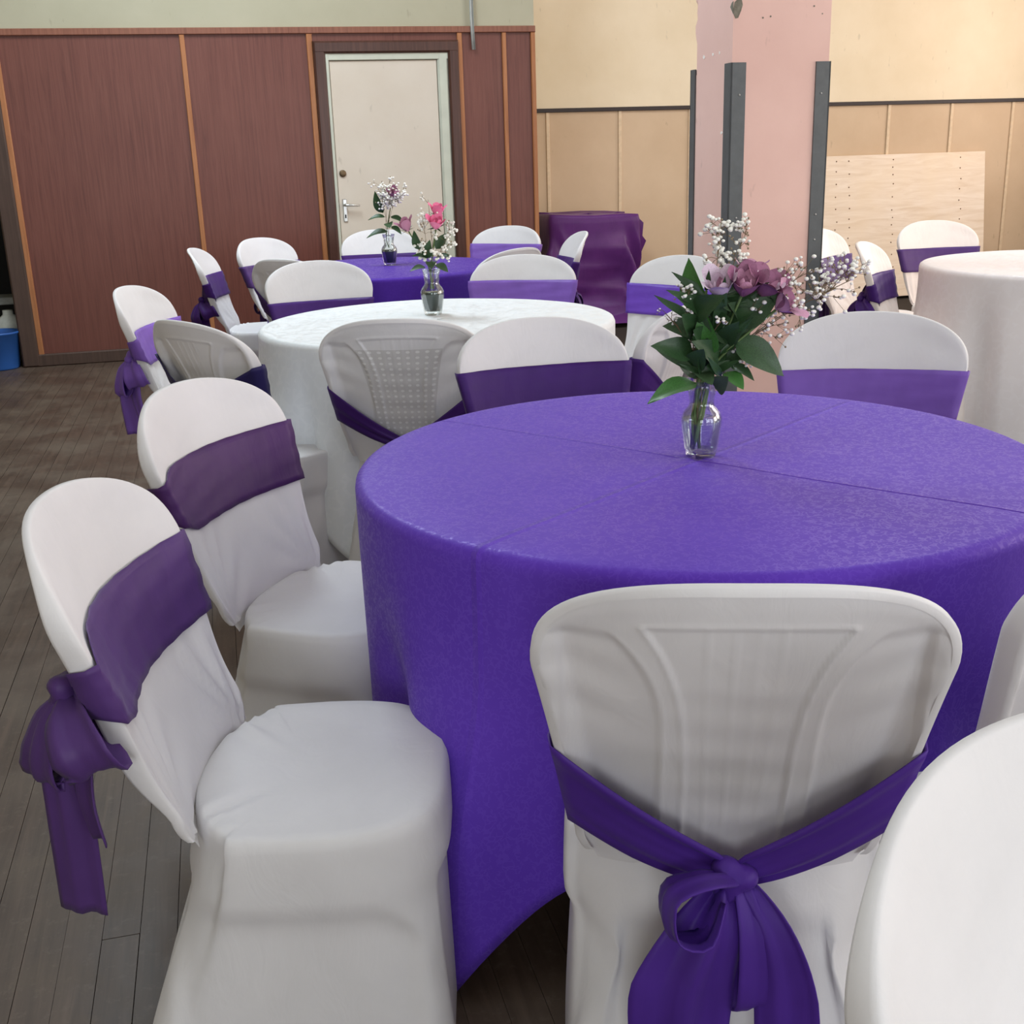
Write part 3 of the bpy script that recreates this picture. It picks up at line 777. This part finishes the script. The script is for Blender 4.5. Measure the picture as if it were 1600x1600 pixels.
for i, (x, y, yaw, label, group, sash, kw) in enumerate(CH):
    kw = dict(kw); cov = M['satin_white'] if kw.pop('cov', 0) else None
    make_chair(x, y, yaw, label, group or 'chairs of a table behind the camera', sash, cov, M['ribbed'] if i == 6 else None, **kw)

# ---------------------------------------------------------------- tables and cloths
def make_table(cx, cy, R, label):
    t = empty('round_table', (cx, cy, 0)); tag(t, label, 'table', 'round tables under the cloths')
    mb = MB(); mb.lathe([(0, .715), (R - .012, .715), (R - .012, .741), (0, .741)], 48); mb.build('tabletop', M['tabletop'], t)
    for a in (.6, 2.2, 3.7, 5.3):
        MB().tube([(R * .55 * math.cos(a), R * .55 * math.sin(a), .715), (R * .62 * math.cos(a), R * .62 * math.sin(a), 0)], .016, 8).build('leg', M['steel_leg'], t, True)
def make_cloth(cx, cy, R, mat, label, half, rot, nfold, amp, seed, group, flare=.03, dents=(), hm=.50, hc=.80):
    NA, NR, NS = 240, 22, 34; v = []; rng = random.Random(seed); ph = [rng.uniform(0, 6.28) for _ in range(8)]
    fr = [nfold * .5, nfold, nfold * 1.37, nfold * 2.1]
    for j in range(NR):
        r = R * (j / (NR - 1)) * .985
        for i in range(NA):
            a = 2 * math.pi * i / NA
            v.append((r * math.cos(a), r * math.sin(a), .752 + .0008 * math.sin(5 * a + r * 9) - .0015 * sm(.9, 1, r / R)))
    for j in range(1, NS + 1):
        t = j / NS
        for i in range(NA):
            a = 2 * math.pi * i / NA; b = a - rot
            Lc = half / max(abs(math.cos(b)), abs(math.sin(b)))
            cor = min(1, (Lc - half) / (half * .40)) ** 1.4
            drop = hm + (hc - hm) * cor; hang = min(drop, .742); over = max(0, drop - .742)
            d = drop * (t ** 1.5)
            if d < .016:      # soft roll over the table edge
                q = d / .016; rr = R * .985 + (R * .015 + .0075) * math.sin(q * 1.5708); z = .7505 - .016 * (1 - math.cos(q * 1.5708))
            else:
                z = .7505 - .016 - min(d - .016, .742 - .016 - .006); rr = R + .0075 + flare * sm(0, .6, d)
                if d > .742: rr += (d - .742) * .55
            corner = cor
            w_ = sum(math.sin(f_ * a + p_) * k_ for f_, p_, k_ in zip(map(round, fr), ph, (.5, .8, .45, .25)))
            rr += amp * w_ * sm(.02, .45, d) + .03 * corner * sm(.2, .7, d)
            for (da, dw, dd, dz0) in dents:
                e_ = (a - da + math.pi) % (2 * math.pi) - math.pi
                rr += dd * math.exp(-(e_ / dw) ** 2) * sm(dz0, dz0 + .3, d)
            v.append((rr * math.cos(a), rr * math.sin(a), max(.006, z)))
    o = mk('tablecloth', v, grid_faces(NA, NR + NS, True), mat); o.location = (cx, cy, 0)
    md = o.modifiers.new('thick', 'SOLIDIFY'); md.thickness = .0015
    return tag(o, label, 'tablecloth', group)
D = math.radians
T2C, T3C, T4C = (-.24, 4.06), (-.63, 6.17), (2.62, 5.32)
make_table(*T1C, .60, 'round table under the near purple cloth'); make_table(*T2C, .60, 'round table under the white cloth')
make_table(*T3C, .60, 'round table under the far purple cloth'); make_table(*T4C, .66, 'round table under the ivory cloth')
c1 = make_cloth(*T1C, .622, M['purple_cloth'], 'purple damask cloth on the near round table, creased crosswise on top', 1.06, D(229 - 45), 9, .017, 5, 'tablecloths', .0, [(D(229), .10, .04, .2), (D(252), .12, -.04, .1), (D(207), .12, -.03, .15), (D(293), .10, .06, .2), (D(283), .06, -.04, .2)], hm=.46, hc=.735)
c1.data.materials[0] = M['purple_cloth']
make_cloth(*T2C, .612, M['white_cloth'], 'white damask cloth on the middle round table', 1.10, .5, 14, .040, 6, 'tablecloths')
make_cloth(*T3C, .60, M['purple_cloth_b'], 'purple cloth on the far round table before the door', 1.10, .2, 12, .022, 7, 'tablecloths')
make_cloth(*T4C, .68, M['ivory_cloth'], 'ivory damask cloth on the round table at the right edge', 1.16, .9, 13, .026, 8, 'tablecloths', hm=.725, hc=.78)

# draped stand by the end wall
def make_stand():
    o0 = W(2.82, 8.83, 0); st = empty('draped_stand', o0, TH); tag(st, 'box-like stand wholly draped in aubergine satin by the tan wall', 'stand')
    NA, NS = 200, 40; v = []; rng = random.Random(2)
    def rect(a, hx, hy, p=.16):
        c, s = math.cos(a), math.sin(a); return hx * math.copysign(abs(c) ** p, c), hy * math.copysign(abs(s) ** p, s)
    TZ = .835
    for j in range(8):
        r = j / 7
        for i in range(NA):
            a = 2 * math.pi * i / NA; x, y = rect(a, .36, .20); v.append((x * r, y * r, TZ - .03 * x * r + .006 * math.sin(9 * x + 4 * y) + (.012 if y * r > .15 else 0)))
    for j in range(1, NS + 1):
        t = j / NS
        for i in range(NA):
            a = 2 * math.pi * i / NA; x, y = rect(a, .36 + .05 * t ** 2, .20 + .05 * t ** 2); n_ = Vector((x / .36, y / .2, 0)).normalized()
            along = x * 1.0 + y * .7
            pl = math.sin(22 * along - 5.5 * t + 3 * math.sin(5 * along)) * .5 + math.sin(41 * along - 11 * t + 1) * .32 + .7 * math.sin(10 * along - 9 * t * t)
            k = .036 * sm(.03, .6, t)
            pl = 1.3 * (1 - 2 * abs(math.sin(.5 * (19 * along - 7 * t + 2.2 * math.sin(6 * along))))) + .8 * (1 - 2 * abs(math.sin(.5 * (43 * along - 15 * t + 1)))) + .5 * pl
            d = .012 * sm(0, .05, t) + k * pl + .05 * sm(.75, 1, t) * (1 + math.sin(14 * along))
            z = TZ - .03 * x - t * (TZ - .012) + (.006 * math.sin(9 * x + 4 * y))
            if t > .86: z = max(.008, .06 * (1 - t) / .14 + .02 * abs(pl))
            v.append((x + n_.x * d, y + n_.y * d, max(.004, z)))
    mk('drape', v, grid_faces(NA, 8 + NS, True), M['drape'], st)
    # a stray corner of cloth turned out at the right
    fv = [(.36, -.16, .80), (.40, -.17, .76), (.395, -.16, .66), (.43, -.15, .62), (.40, -.13, .54), (.36, -.13, .50), (.355, -.19, .62)]
    mk('turned_corner', fv + [(x, y + .012, z) for x, y, z in fv], [(0, 1, 2, 6), (2, 3, 4, 5, 6), (7, 13, 9, 8), (9, 13, 12, 11, 10)], M['drape'], st)
make_stand()

# ---------------------------------------------------------------- flowers
NECK = [Vector((0, 0, 0))]
def make_vase(x, y, z, s, label, water):
    NECK[0] = Vector((x, y, z + .142 * s))
    v = empty('glass_vase', (x, y, z)); tag(v, label, 'vase', 'flower vases')
    prof = [(0, 0), (.0265, 0), (.028, .004), (.028, .008), (.030, .012), (.0375, .062), (.0375, .072), (.033, .084), (.0245, .094), (.0225, .100), (.0255, .125), (.030, .143),
            (.0285, .143), (.0238, .125), (.0205, .102), (.0225, .093), (.031, .083), (.0355, .072), (.0355, .063), (.0280, .014), (.0245, .011), (0, .010)]
    mb = MB(); mb.lathe([(r * s, h * s) for r, h in prof], 40); mb.build('glass_body', M['glass'], v, True)
    if water:
        pr = [(0, .0108), (.0243, .0118), (.0276, .016), (.0350, .063), (.0350, .071), (0, .071)]
        mb = MB(); mb.lathe([(r * s, h * s) for r, h in pr], 32); mb.build('water', water, v, True)
    return v
def leaf_mesh(name, L, Wd, mat, droop=.25, fold=.25, seed=0):
    n, m = 9, 5; v = []; rng = random.Random(seed)
    for i in range(n):
        t = i / (n - 1); w_ = Wd * (math.sin(math.pi * min(1, t ** .75)) ** .8) * (1 - .25 * t)
        if i in (0,): w_ = Wd * .03
        if i == n - 1: w_ = .0004
        for k in range(m):
            s = -1 + 2 * k / (m - 1)
            v.append((L * t, s * w_, abs(s) * w_ * fold - droop * L * t * t + .02 * L * math.sin(7 * t + s * 3 + seed) * abs(s)))
    return mk(name, v, grid_faces(m, n), mat, mesh_only=True)
LEAFS = [leaf_mesh('leaf', 1, .30, M['leaf'], .22, .3, 1), leaf_mesh('leaf', 1, .34, M['leaf_c'], .12, .2, 2), leaf_mesh('leaf', 1, .12, M['leaf'], .15, .2, 3)]
def put_leaf(parent, base, dirv, up, L, kind=0, mat=None):
    d = Vector(dirv).normalized(); u = Vector(up); u = (u - d * u.dot(d)).normalized(); s = u.cross(d)
    o = ob('leaf', LEAFS[kind], parent, mat)
    o.matrix_local = Matrix.Translation(Vector(base)) @ Matrix((( d.x, s.x, u.x, 0), (d.y, s.y, u.y, 0), (d.z, s.z, u.z, 0), (0, 0, 0, 1))) @ Matrix.Scale(L, 4)
    return o
def petal_mesh(curl, open_):
    n, m = 7, 7; v = []
    for i in range(n):
        t = i / (n - 1); w_ = .62 * (math.sin(math.pi * (.10 + .80 * t ** .8)) ** .7)
        for k in range(m):
            s = -1 + 2 * k / (m - 1); a = s * w_ * 1.35
            r = .12 + open_ * t + .30 * math.sin(t * 2.2) * (1 - open_ * .3)
            if t > .75: r += curl * (t - .75) * 2.2
            zz = t * 1.05 - (.10 * (abs(s) ** 2) * t) - curl * .5 * max(0, t - .8)
            v.append((r * math.cos(a), r * math.sin(a), zz))
    return mk('petal', v, grid_faces(m, n), M['rose_mauve'], mesh_only=True)
PETALS = [petal_mesh(-.10, -.10), petal_mesh(.05, .05), petal_mesh(.35, .20), petal_mesh(.5, .45)]
def make_rose(base, head, size, mats, label, tilt=(0, 0, 0), layers=(3, 4, 5), group='roses in the vases', leaves=(), opened=0, seed=0, cat='rose'):
    """base: foot of the stem in world space, head: where the bloom sits"""
    base, head = Vector(base), Vector(head); rng = random.Random(seed)
    r = empty('rose', base); tag(r, label, cat, group)
    h = head - base; midp = NECK[0] - base + Vector((rng.uniform(-.010, .010), rng.uniform(-.010, .010), 0))
    MB().tube(smooth_path([(0, 0, 0), midp, h], 8), .0024, 6).build('stem', M['stem'], r, True)
    ax = (h.normalized() * .6 + Vector(tilt)).normalized(); q = ax.to_track_quat('Z', 'X').to_matrix().to_4x4()
    for li, cnt in enumerate(layers):
        for k in range(cnt):
            a = 2 * math.pi * (k + .37 * li) / cnt + rng.uniform(-.15, .15)
            o = ob('petal', PETALS[min(3, li + opened)], r, mats[min(len(mats) - 1, (li + (k % 2)) if len(mats) > 2 else (li % len(mats)))])
            sc = size * (.78 + .11 * li) * rng.uniform(.93, 1.07)
            o.matrix_local = Matrix.Translation(h - ax * size * .1) @ q @ Matrix.Rotation(a, 4, 'Z') @ Matrix.Scale(sc, 4)
    for k in range(4):                                             # sepals
        a = k * 1.57 + .4; d = q.to_3x3() @ Vector((math.cos(a), math.sin(a), .35)); put_leaf(r, h - ax * size * .08, d, ax, size * .75, 2)
    for (p, d, up, L, kind, mat) in leaves: put_leaf(r, Vector(p) - base, d, up, L, kind, M[mat] if mat else None)
    return r
def make_sprig(base, tip, spread, nb, label, seed, fl=.0038, group='sprigs of small white flowers', dens=5, nodes=.45):
    base, tip = Vector(base), Vector(tip); rng = random.Random(seed)
    s = empty('white_flower_sprig', base); tag(s, label, 'flower sprig', group)
    st, flo, bud = MB(), MB(), MB(); h = tip - base; L = h.length; d = h.normalized()
    neck = NECK[0] - base + Vector((rng.uniform(-.012, .012), rng.uniform(-.012, .012), 0)); full = smooth_path([Vector((0, 0, 0)), neck, neck.lerp(h, .5) + Vector((0, 0, .02)), h], 16)
    main = full[4:14] if False else [full[int(round(5 + 10 * k / 9))] for k in range(10)]; st.tube(full, [.0011] * 10 + [.0008] * 6, 4)
    nodes = max(0.15, (nodes - .35) / .65)
    for b in range(nb):
        t = nodes + (1 - nodes) * (b + rng.random()) / nb; p0 = main[min(9, int(t * 9))]
        off = Vector((rng.gauss(0, 1), rng.gauss(0, 1), rng.gauss(.25, .8))).normalized() * spread * rng.uniform(.35, 1.0)
        p1 = p0 + d * spread * rng.uniform(.1, .6) + off
        st.tube([p0, p0.lerp(p1, .5) + Vector((0, 0, .003)), p1], .0006, 3, False)
        for k in range(dens):
            q = p1 + Vector((rng.gauss(0, 1), rng.gauss(0, 1), rng.gauss(.1, 1))) * spread * .17
            st.tube([p0.lerp(p1, .75), q], .0004, 3, False)
            if rng.random() < .78: flo.ball(q, fl * rng.uniform(.6, 1.15), 6, 4, (1, 1, .8))
            else: bud.ball(q, fl * .5, 5, 3)
    st.build('branches', M['twig'], s, True)
    tag(flo.build('florets', M['floret'], s, True), kind='stuff')
    if bud.v: tag(bud.build('buds', M['bud'], s, True), kind='stuff')
    return s
TT = .754
# --- big bouquet on the near purple table (pixel = about 1.2 mm there)
vx, vy = .354, 2.07
make_vase(vx, vy, TT, 1.0, 'clear glass vase with visible stems on the near purple table', M['water'])
def B(dx, dz, dy=0.0):          # offset from the vase foot: right, up, away
    return Vector((vx + dx, vy + dy, TT + dz))
foot = lambda k: B(-.012 + .009 * math.cos(k * 2.1), .014, .010 * math.sin(k * 2.1))
R3 = [M['rose_lilac'], M['rose_mauve'], M['rose_dark']]
make_rose(foot(0), B(.026, .300, -.03), .046, [M['rose_mauve'], M['rose_lilac'], M['rose_lilac']], 'pale lilac rose at the left of the big bouquet', (-.35, -.5, .4), (3, 4, 5), opened=0, seed=1, leaves=[
    (B(-.012, .140, -.015), (-1, -.35, -.10), (0, -.35, 1), .098, 0, 'leaf_b'), (B(.0, .20), (-.15, -.6, .8), (-.6, -1, .2), .08, 1, None), (B(-.005, .16, -.01), (.15, -.7, -.12), (0, -.6, 1), .055, 1, None)])
make_rose(foot(1), B(.062, .302, -.04), .048, [M['rose_mauve'], M['rose_mauve'], M['rose_dark']], 'mauve rose in the middle of the big bouquet', (-.1, -.6, .5), (3, 5, 5), opened=0, seed=2, leaves=[
    (B(.055, .215, -.02), (.75, -.3, -.45), (.3, -.9, .3), .105, 0, None), (B(.02, .23, -.02), (.05, -.5, .9), (0, -1, .3), .11, 2, None), (B(.04, .16, -.02), (.3, -.6, -.25), (0, -.4, 1), .055, 1, 'leaf_b')])
make_rose(foot(2), B(.098, .298, -.02), .044, [M['rose_mauve'], M['rose_lilac'], M['rose_dark']], 'opening mauve rose right of the middle in the big bouquet', (.25, -.5, .5), (3, 4, 5), opened=1, seed=3, leaves=[
    (B(.06, .24, -.01), (.55, -.3, .6), (-.4, -.9, .2), .10, 0, 'leaf_c'), (B(.03, .20), (.4, -.5, .5), (0, -1, .2), .09, 2, None), (B(.05, .17, -.01), (.6, -.4, -.25), (0, -.5, 1), .05, 0, None)])
make_rose(foot(3), B(.126, .272, -.03), .038, [M['rose_lilac'], M['rose_dark'], M['rose_mauve']], 'dark wine coloured bloom drooping at the right of the big bouquet', (.7, -.4, .2), (2, 3, 3), opened=2, seed=4, leaves=[
    (B(.05, .22, .01), (.2, .3, .8), (0, -1, .3), .09, 0, None), (B(.01, .19, -.02), (-.25, -.3, .8), (-.5, -1, 0), .085, 0, 'leaf_b'), (B(.02, .13, -.02), (.1, -.7, .35), (0, -1, .4), .06, 1, None)])
make_rose(foot(4), B(.080, .318, .02), .042, [M['rose_mauve'], M['rose_dark']], 'mauve rose at the back of the big bouquet', (.1, .0, 1), (3, 4, 4), opened=0, seed=5, leaves=[
    (B(.0, .26, .02), (-.35, .1, .9), (-.7, -.7, 0), .10, 0, 'leaf_b'), (B(.045, .25, .02), (.1, -.2, 1), (.3, -1, 0), .09, 0, None), (B(.03, .15, -.02), (-.3, -.6, .5), (0, -1, .4), .07, 2, None)])
rng = random.Random(12)
for i in range(5):  # leafy filler stems
    a = B(-.02 + .024 * i, .285 + .02 * math.sin(i * 2), -.015 + .014 * (i % 3)); f0 = foot(5 + i)
    gs = empty('leafy_stem', f0); tag(gs, ('leafy green stem at the left side of the big bouquet', 'leafy green stem left of the middle in the big bouquet', 'leafy green stem in the middle of the big bouquet', 'leafy green stem right of the middle in the big bouquet', 'leafy green stem at the right side of the big bouquet')[i], 'foliage', 'foliage in the big bouquet')
    MB().tube(smooth_path([(0, 0, 0), NECK[0] - f0 + Vector((.012 * math.cos(i * 2), .012 * math.sin(i * 2), 0)), a - f0], 8), .0028, 6).build('stem', M['stem'], gs, True)
    for k in range(13):
        t = .50 + .50 * k / 12; an = k * 2.4 + i
        put_leaf(gs, (a - f0) * t, (math.cos(an), math.sin(an) - .3, rng.uniform(.2, 1.0)), (-math.cos(an) * .5, -1, .4), rng.uniform(.05, .085), rng.choice((0, 1, 2, 2)), rng.choice((M['leaf'], M['leaf_c'], M['leaf'])))
make_sprig(foot(1), B(-.040, .300, -.02), .030, 14, 'sprig of small white flowers rising at the left of the big bouquet', 1)
make_sprig(foot(2), B(.030, .420, .01), .032, 18, 'tallest sprig of small white flowers above the roses', 2, .0045, dens=6, nodes=.72)
make_sprig(foot(3), B(.080, .412, .02), .030, 14, 'sprig of small white flowers above the middle rose', 3, .0042, nodes=.75)
make_sprig(foot(4), B(.175, .330, -.01), .042, 14, 'sprig of small white flowers just right of the roses', 4, .0042, nodes=.6)
make_sprig(foot(5), B(.235, .300, .0), .052, 24, 'wide sprig of small white flowers reaching towards the pillar edge', 5, .0044, dens=6, nodes=.6)
make_sprig(foot(6), B(.275, .318, .01), .048, 22, 'longest sprig of small white flowers reaching out to the right', 6, .0046, dens=5, nodes=.72)
make_sprig(foot(0), B(-.068, .265, .0), .022, 7, 'short drying sprig at the far left of the big bouquet', 7, .0022, dens=4, nodes=.6)
make_sprig(foot(7), B(.02, .255, -.06), .016, 3, 'small white flower sprig low in front of the big bouquet', 8, .005, dens=3, nodes=.85)

# --- middle vase on the white table
vx, vy = -.262, 4.19
make_vase(vx, vy, TT, 1.12, 'glass vase with dark green water and pink roses on the white table', M['green_water'])
PK = [M['rose_pink']]; DS = [M['rose_dusty']]
make_rose(B(.002, .09), B(.026, .305, -.01), .050, PK, 'bright pink rose on the white table', (.05, -.6, .5), (3, 4, 4), opened=0, seed=11, leaves=[
    (B(.0, .19, -.02), (.1, -.8, -.2), (0, -.6, 1), .06, 1, 'leaf_c'), (B(.02, .20), (.7, -.3, .2), (0, -.5, 1), .06, 0, None), (B(.02, .18, -.01), (.6, -.5, -.3), (0, -.5, 1), .06, 1, 'leaf_c')])
make_rose(B(.006, .09, .01), B(.030, .345, .02), .046, PK, 'second pink rose peeping over the bright one', (.1, -.3, .8), (3, 4, 4), opened=0, seed=12, leaves=[
    (B(.02, .23, .01), (.5, .2, .7), (0, -1, .3), .07, 0, None), (B(-.01, .2, -.01), (-.6, -.4, .3), (0, -.5, 1), .06, 0, None)])
make_rose(B(-.006, .09), B(-.075, .300, -.01), .046, DS, 'dusty pink rosebud leaning left on the white table', (-.35, -.3, .8), (3, 4, 4), opened=0, seed=13, leaves=[
    (B(-.035, .23, -.01), (-.3, -.3, .8), (-.5, -1, 0), .07, 0, None), (B(-.02, .17, -.01), (-.7, -.4, .0), (0, -.5, 1), .06, 0, 'leaf_c'), (B(-.015, .2, -.01), (.2, -.5, .8), (0, -1, .3), .07, 0, None)])
make_sprig(B(0, .09), B(-.020, .335, .0), .045, 18, 'sprig of small white flowers between the pink roses', 21, .0062, dens=5)
make_sprig(B(0, .09), B(.085, .290, -.01), .042, 16, 'sprig of small white flowers right of the pink roses', 22, .0062, dens=5)
make_sprig(B(0, .09), B(.000, .400, .02), .040, 7, 'tall sprig of small white flowers above the pink roses', 23, .0050, dens=3, nodes=.6)
make_sprig(B(0, .09), B(-.025, .235, -.05), .024, 6, 'low sprig of small white flowers under the pink roses', 24, .0065, dens=5, nodes=.75)

# --- far vase on the far purple table
vx, vy = -.607, 6.24
make_vase(vx, vy, TT, 1.12, 'glass vase with dark water on the far purple table', M['green_water'])
make_rose(B(.0, .09), B(.035, .350, -.02), .050, [M['rose_dark'], M['rose_mauve']], 'dark mauve rose wrapped in white florets on the far purple table', (.1, -.6, .5), (3, 4, 4), opened=0, seed=31, leaves=[
    (B(-.02, .27, .0), (-.45, -.1, .9), (-.6, -.8, 0), .115, 0, None), (B(-.01, .25, -.01), (-.9, -.2, .05), (0, -.4, 1), .09, 0, None), (B(.0, .175, -.01), (-1, -.2, -.05), (0, -.4, 1), .115, 0, None),
    (B(.02, .25, -.01), (.8, -.3, -.2), (0, -.5, 1), .08, 0, None), (B(.02, .20, -.01), (.7, -.4, -.35), (0, -.5, 1), .07, 0, None), (B(.005, .22, -.02), (.1, -.6, -.1), (0, -1, .4), .08, 1, 'leaf')])
make_sprig(B(0, .09), B(.010, .375, .0), .058, 34, 'dense sprig of white florets left on the far bouquet', 31, .0072, dens=6, nodes=.75)
make_sprig(B(0, .09), B(.060, .360, .01), .055, 28, 'dense sprig of white florets right on the far bouquet', 32, .0068, dens=6, nodes=.75)
make_sprig(B(0, .09), B(.030, .330, -.05), .040, 14, 'sprig of white florets in front of the far mauve rose', 33, .0066, dens=5, nodes=.8)
make_sprig(B(0, .09), B(-.030, .420, .0), .045, 5, 'thin sprig of white florets sticking out at the far left bouquet top', 34, .0050, dens=3, nodes=.7)
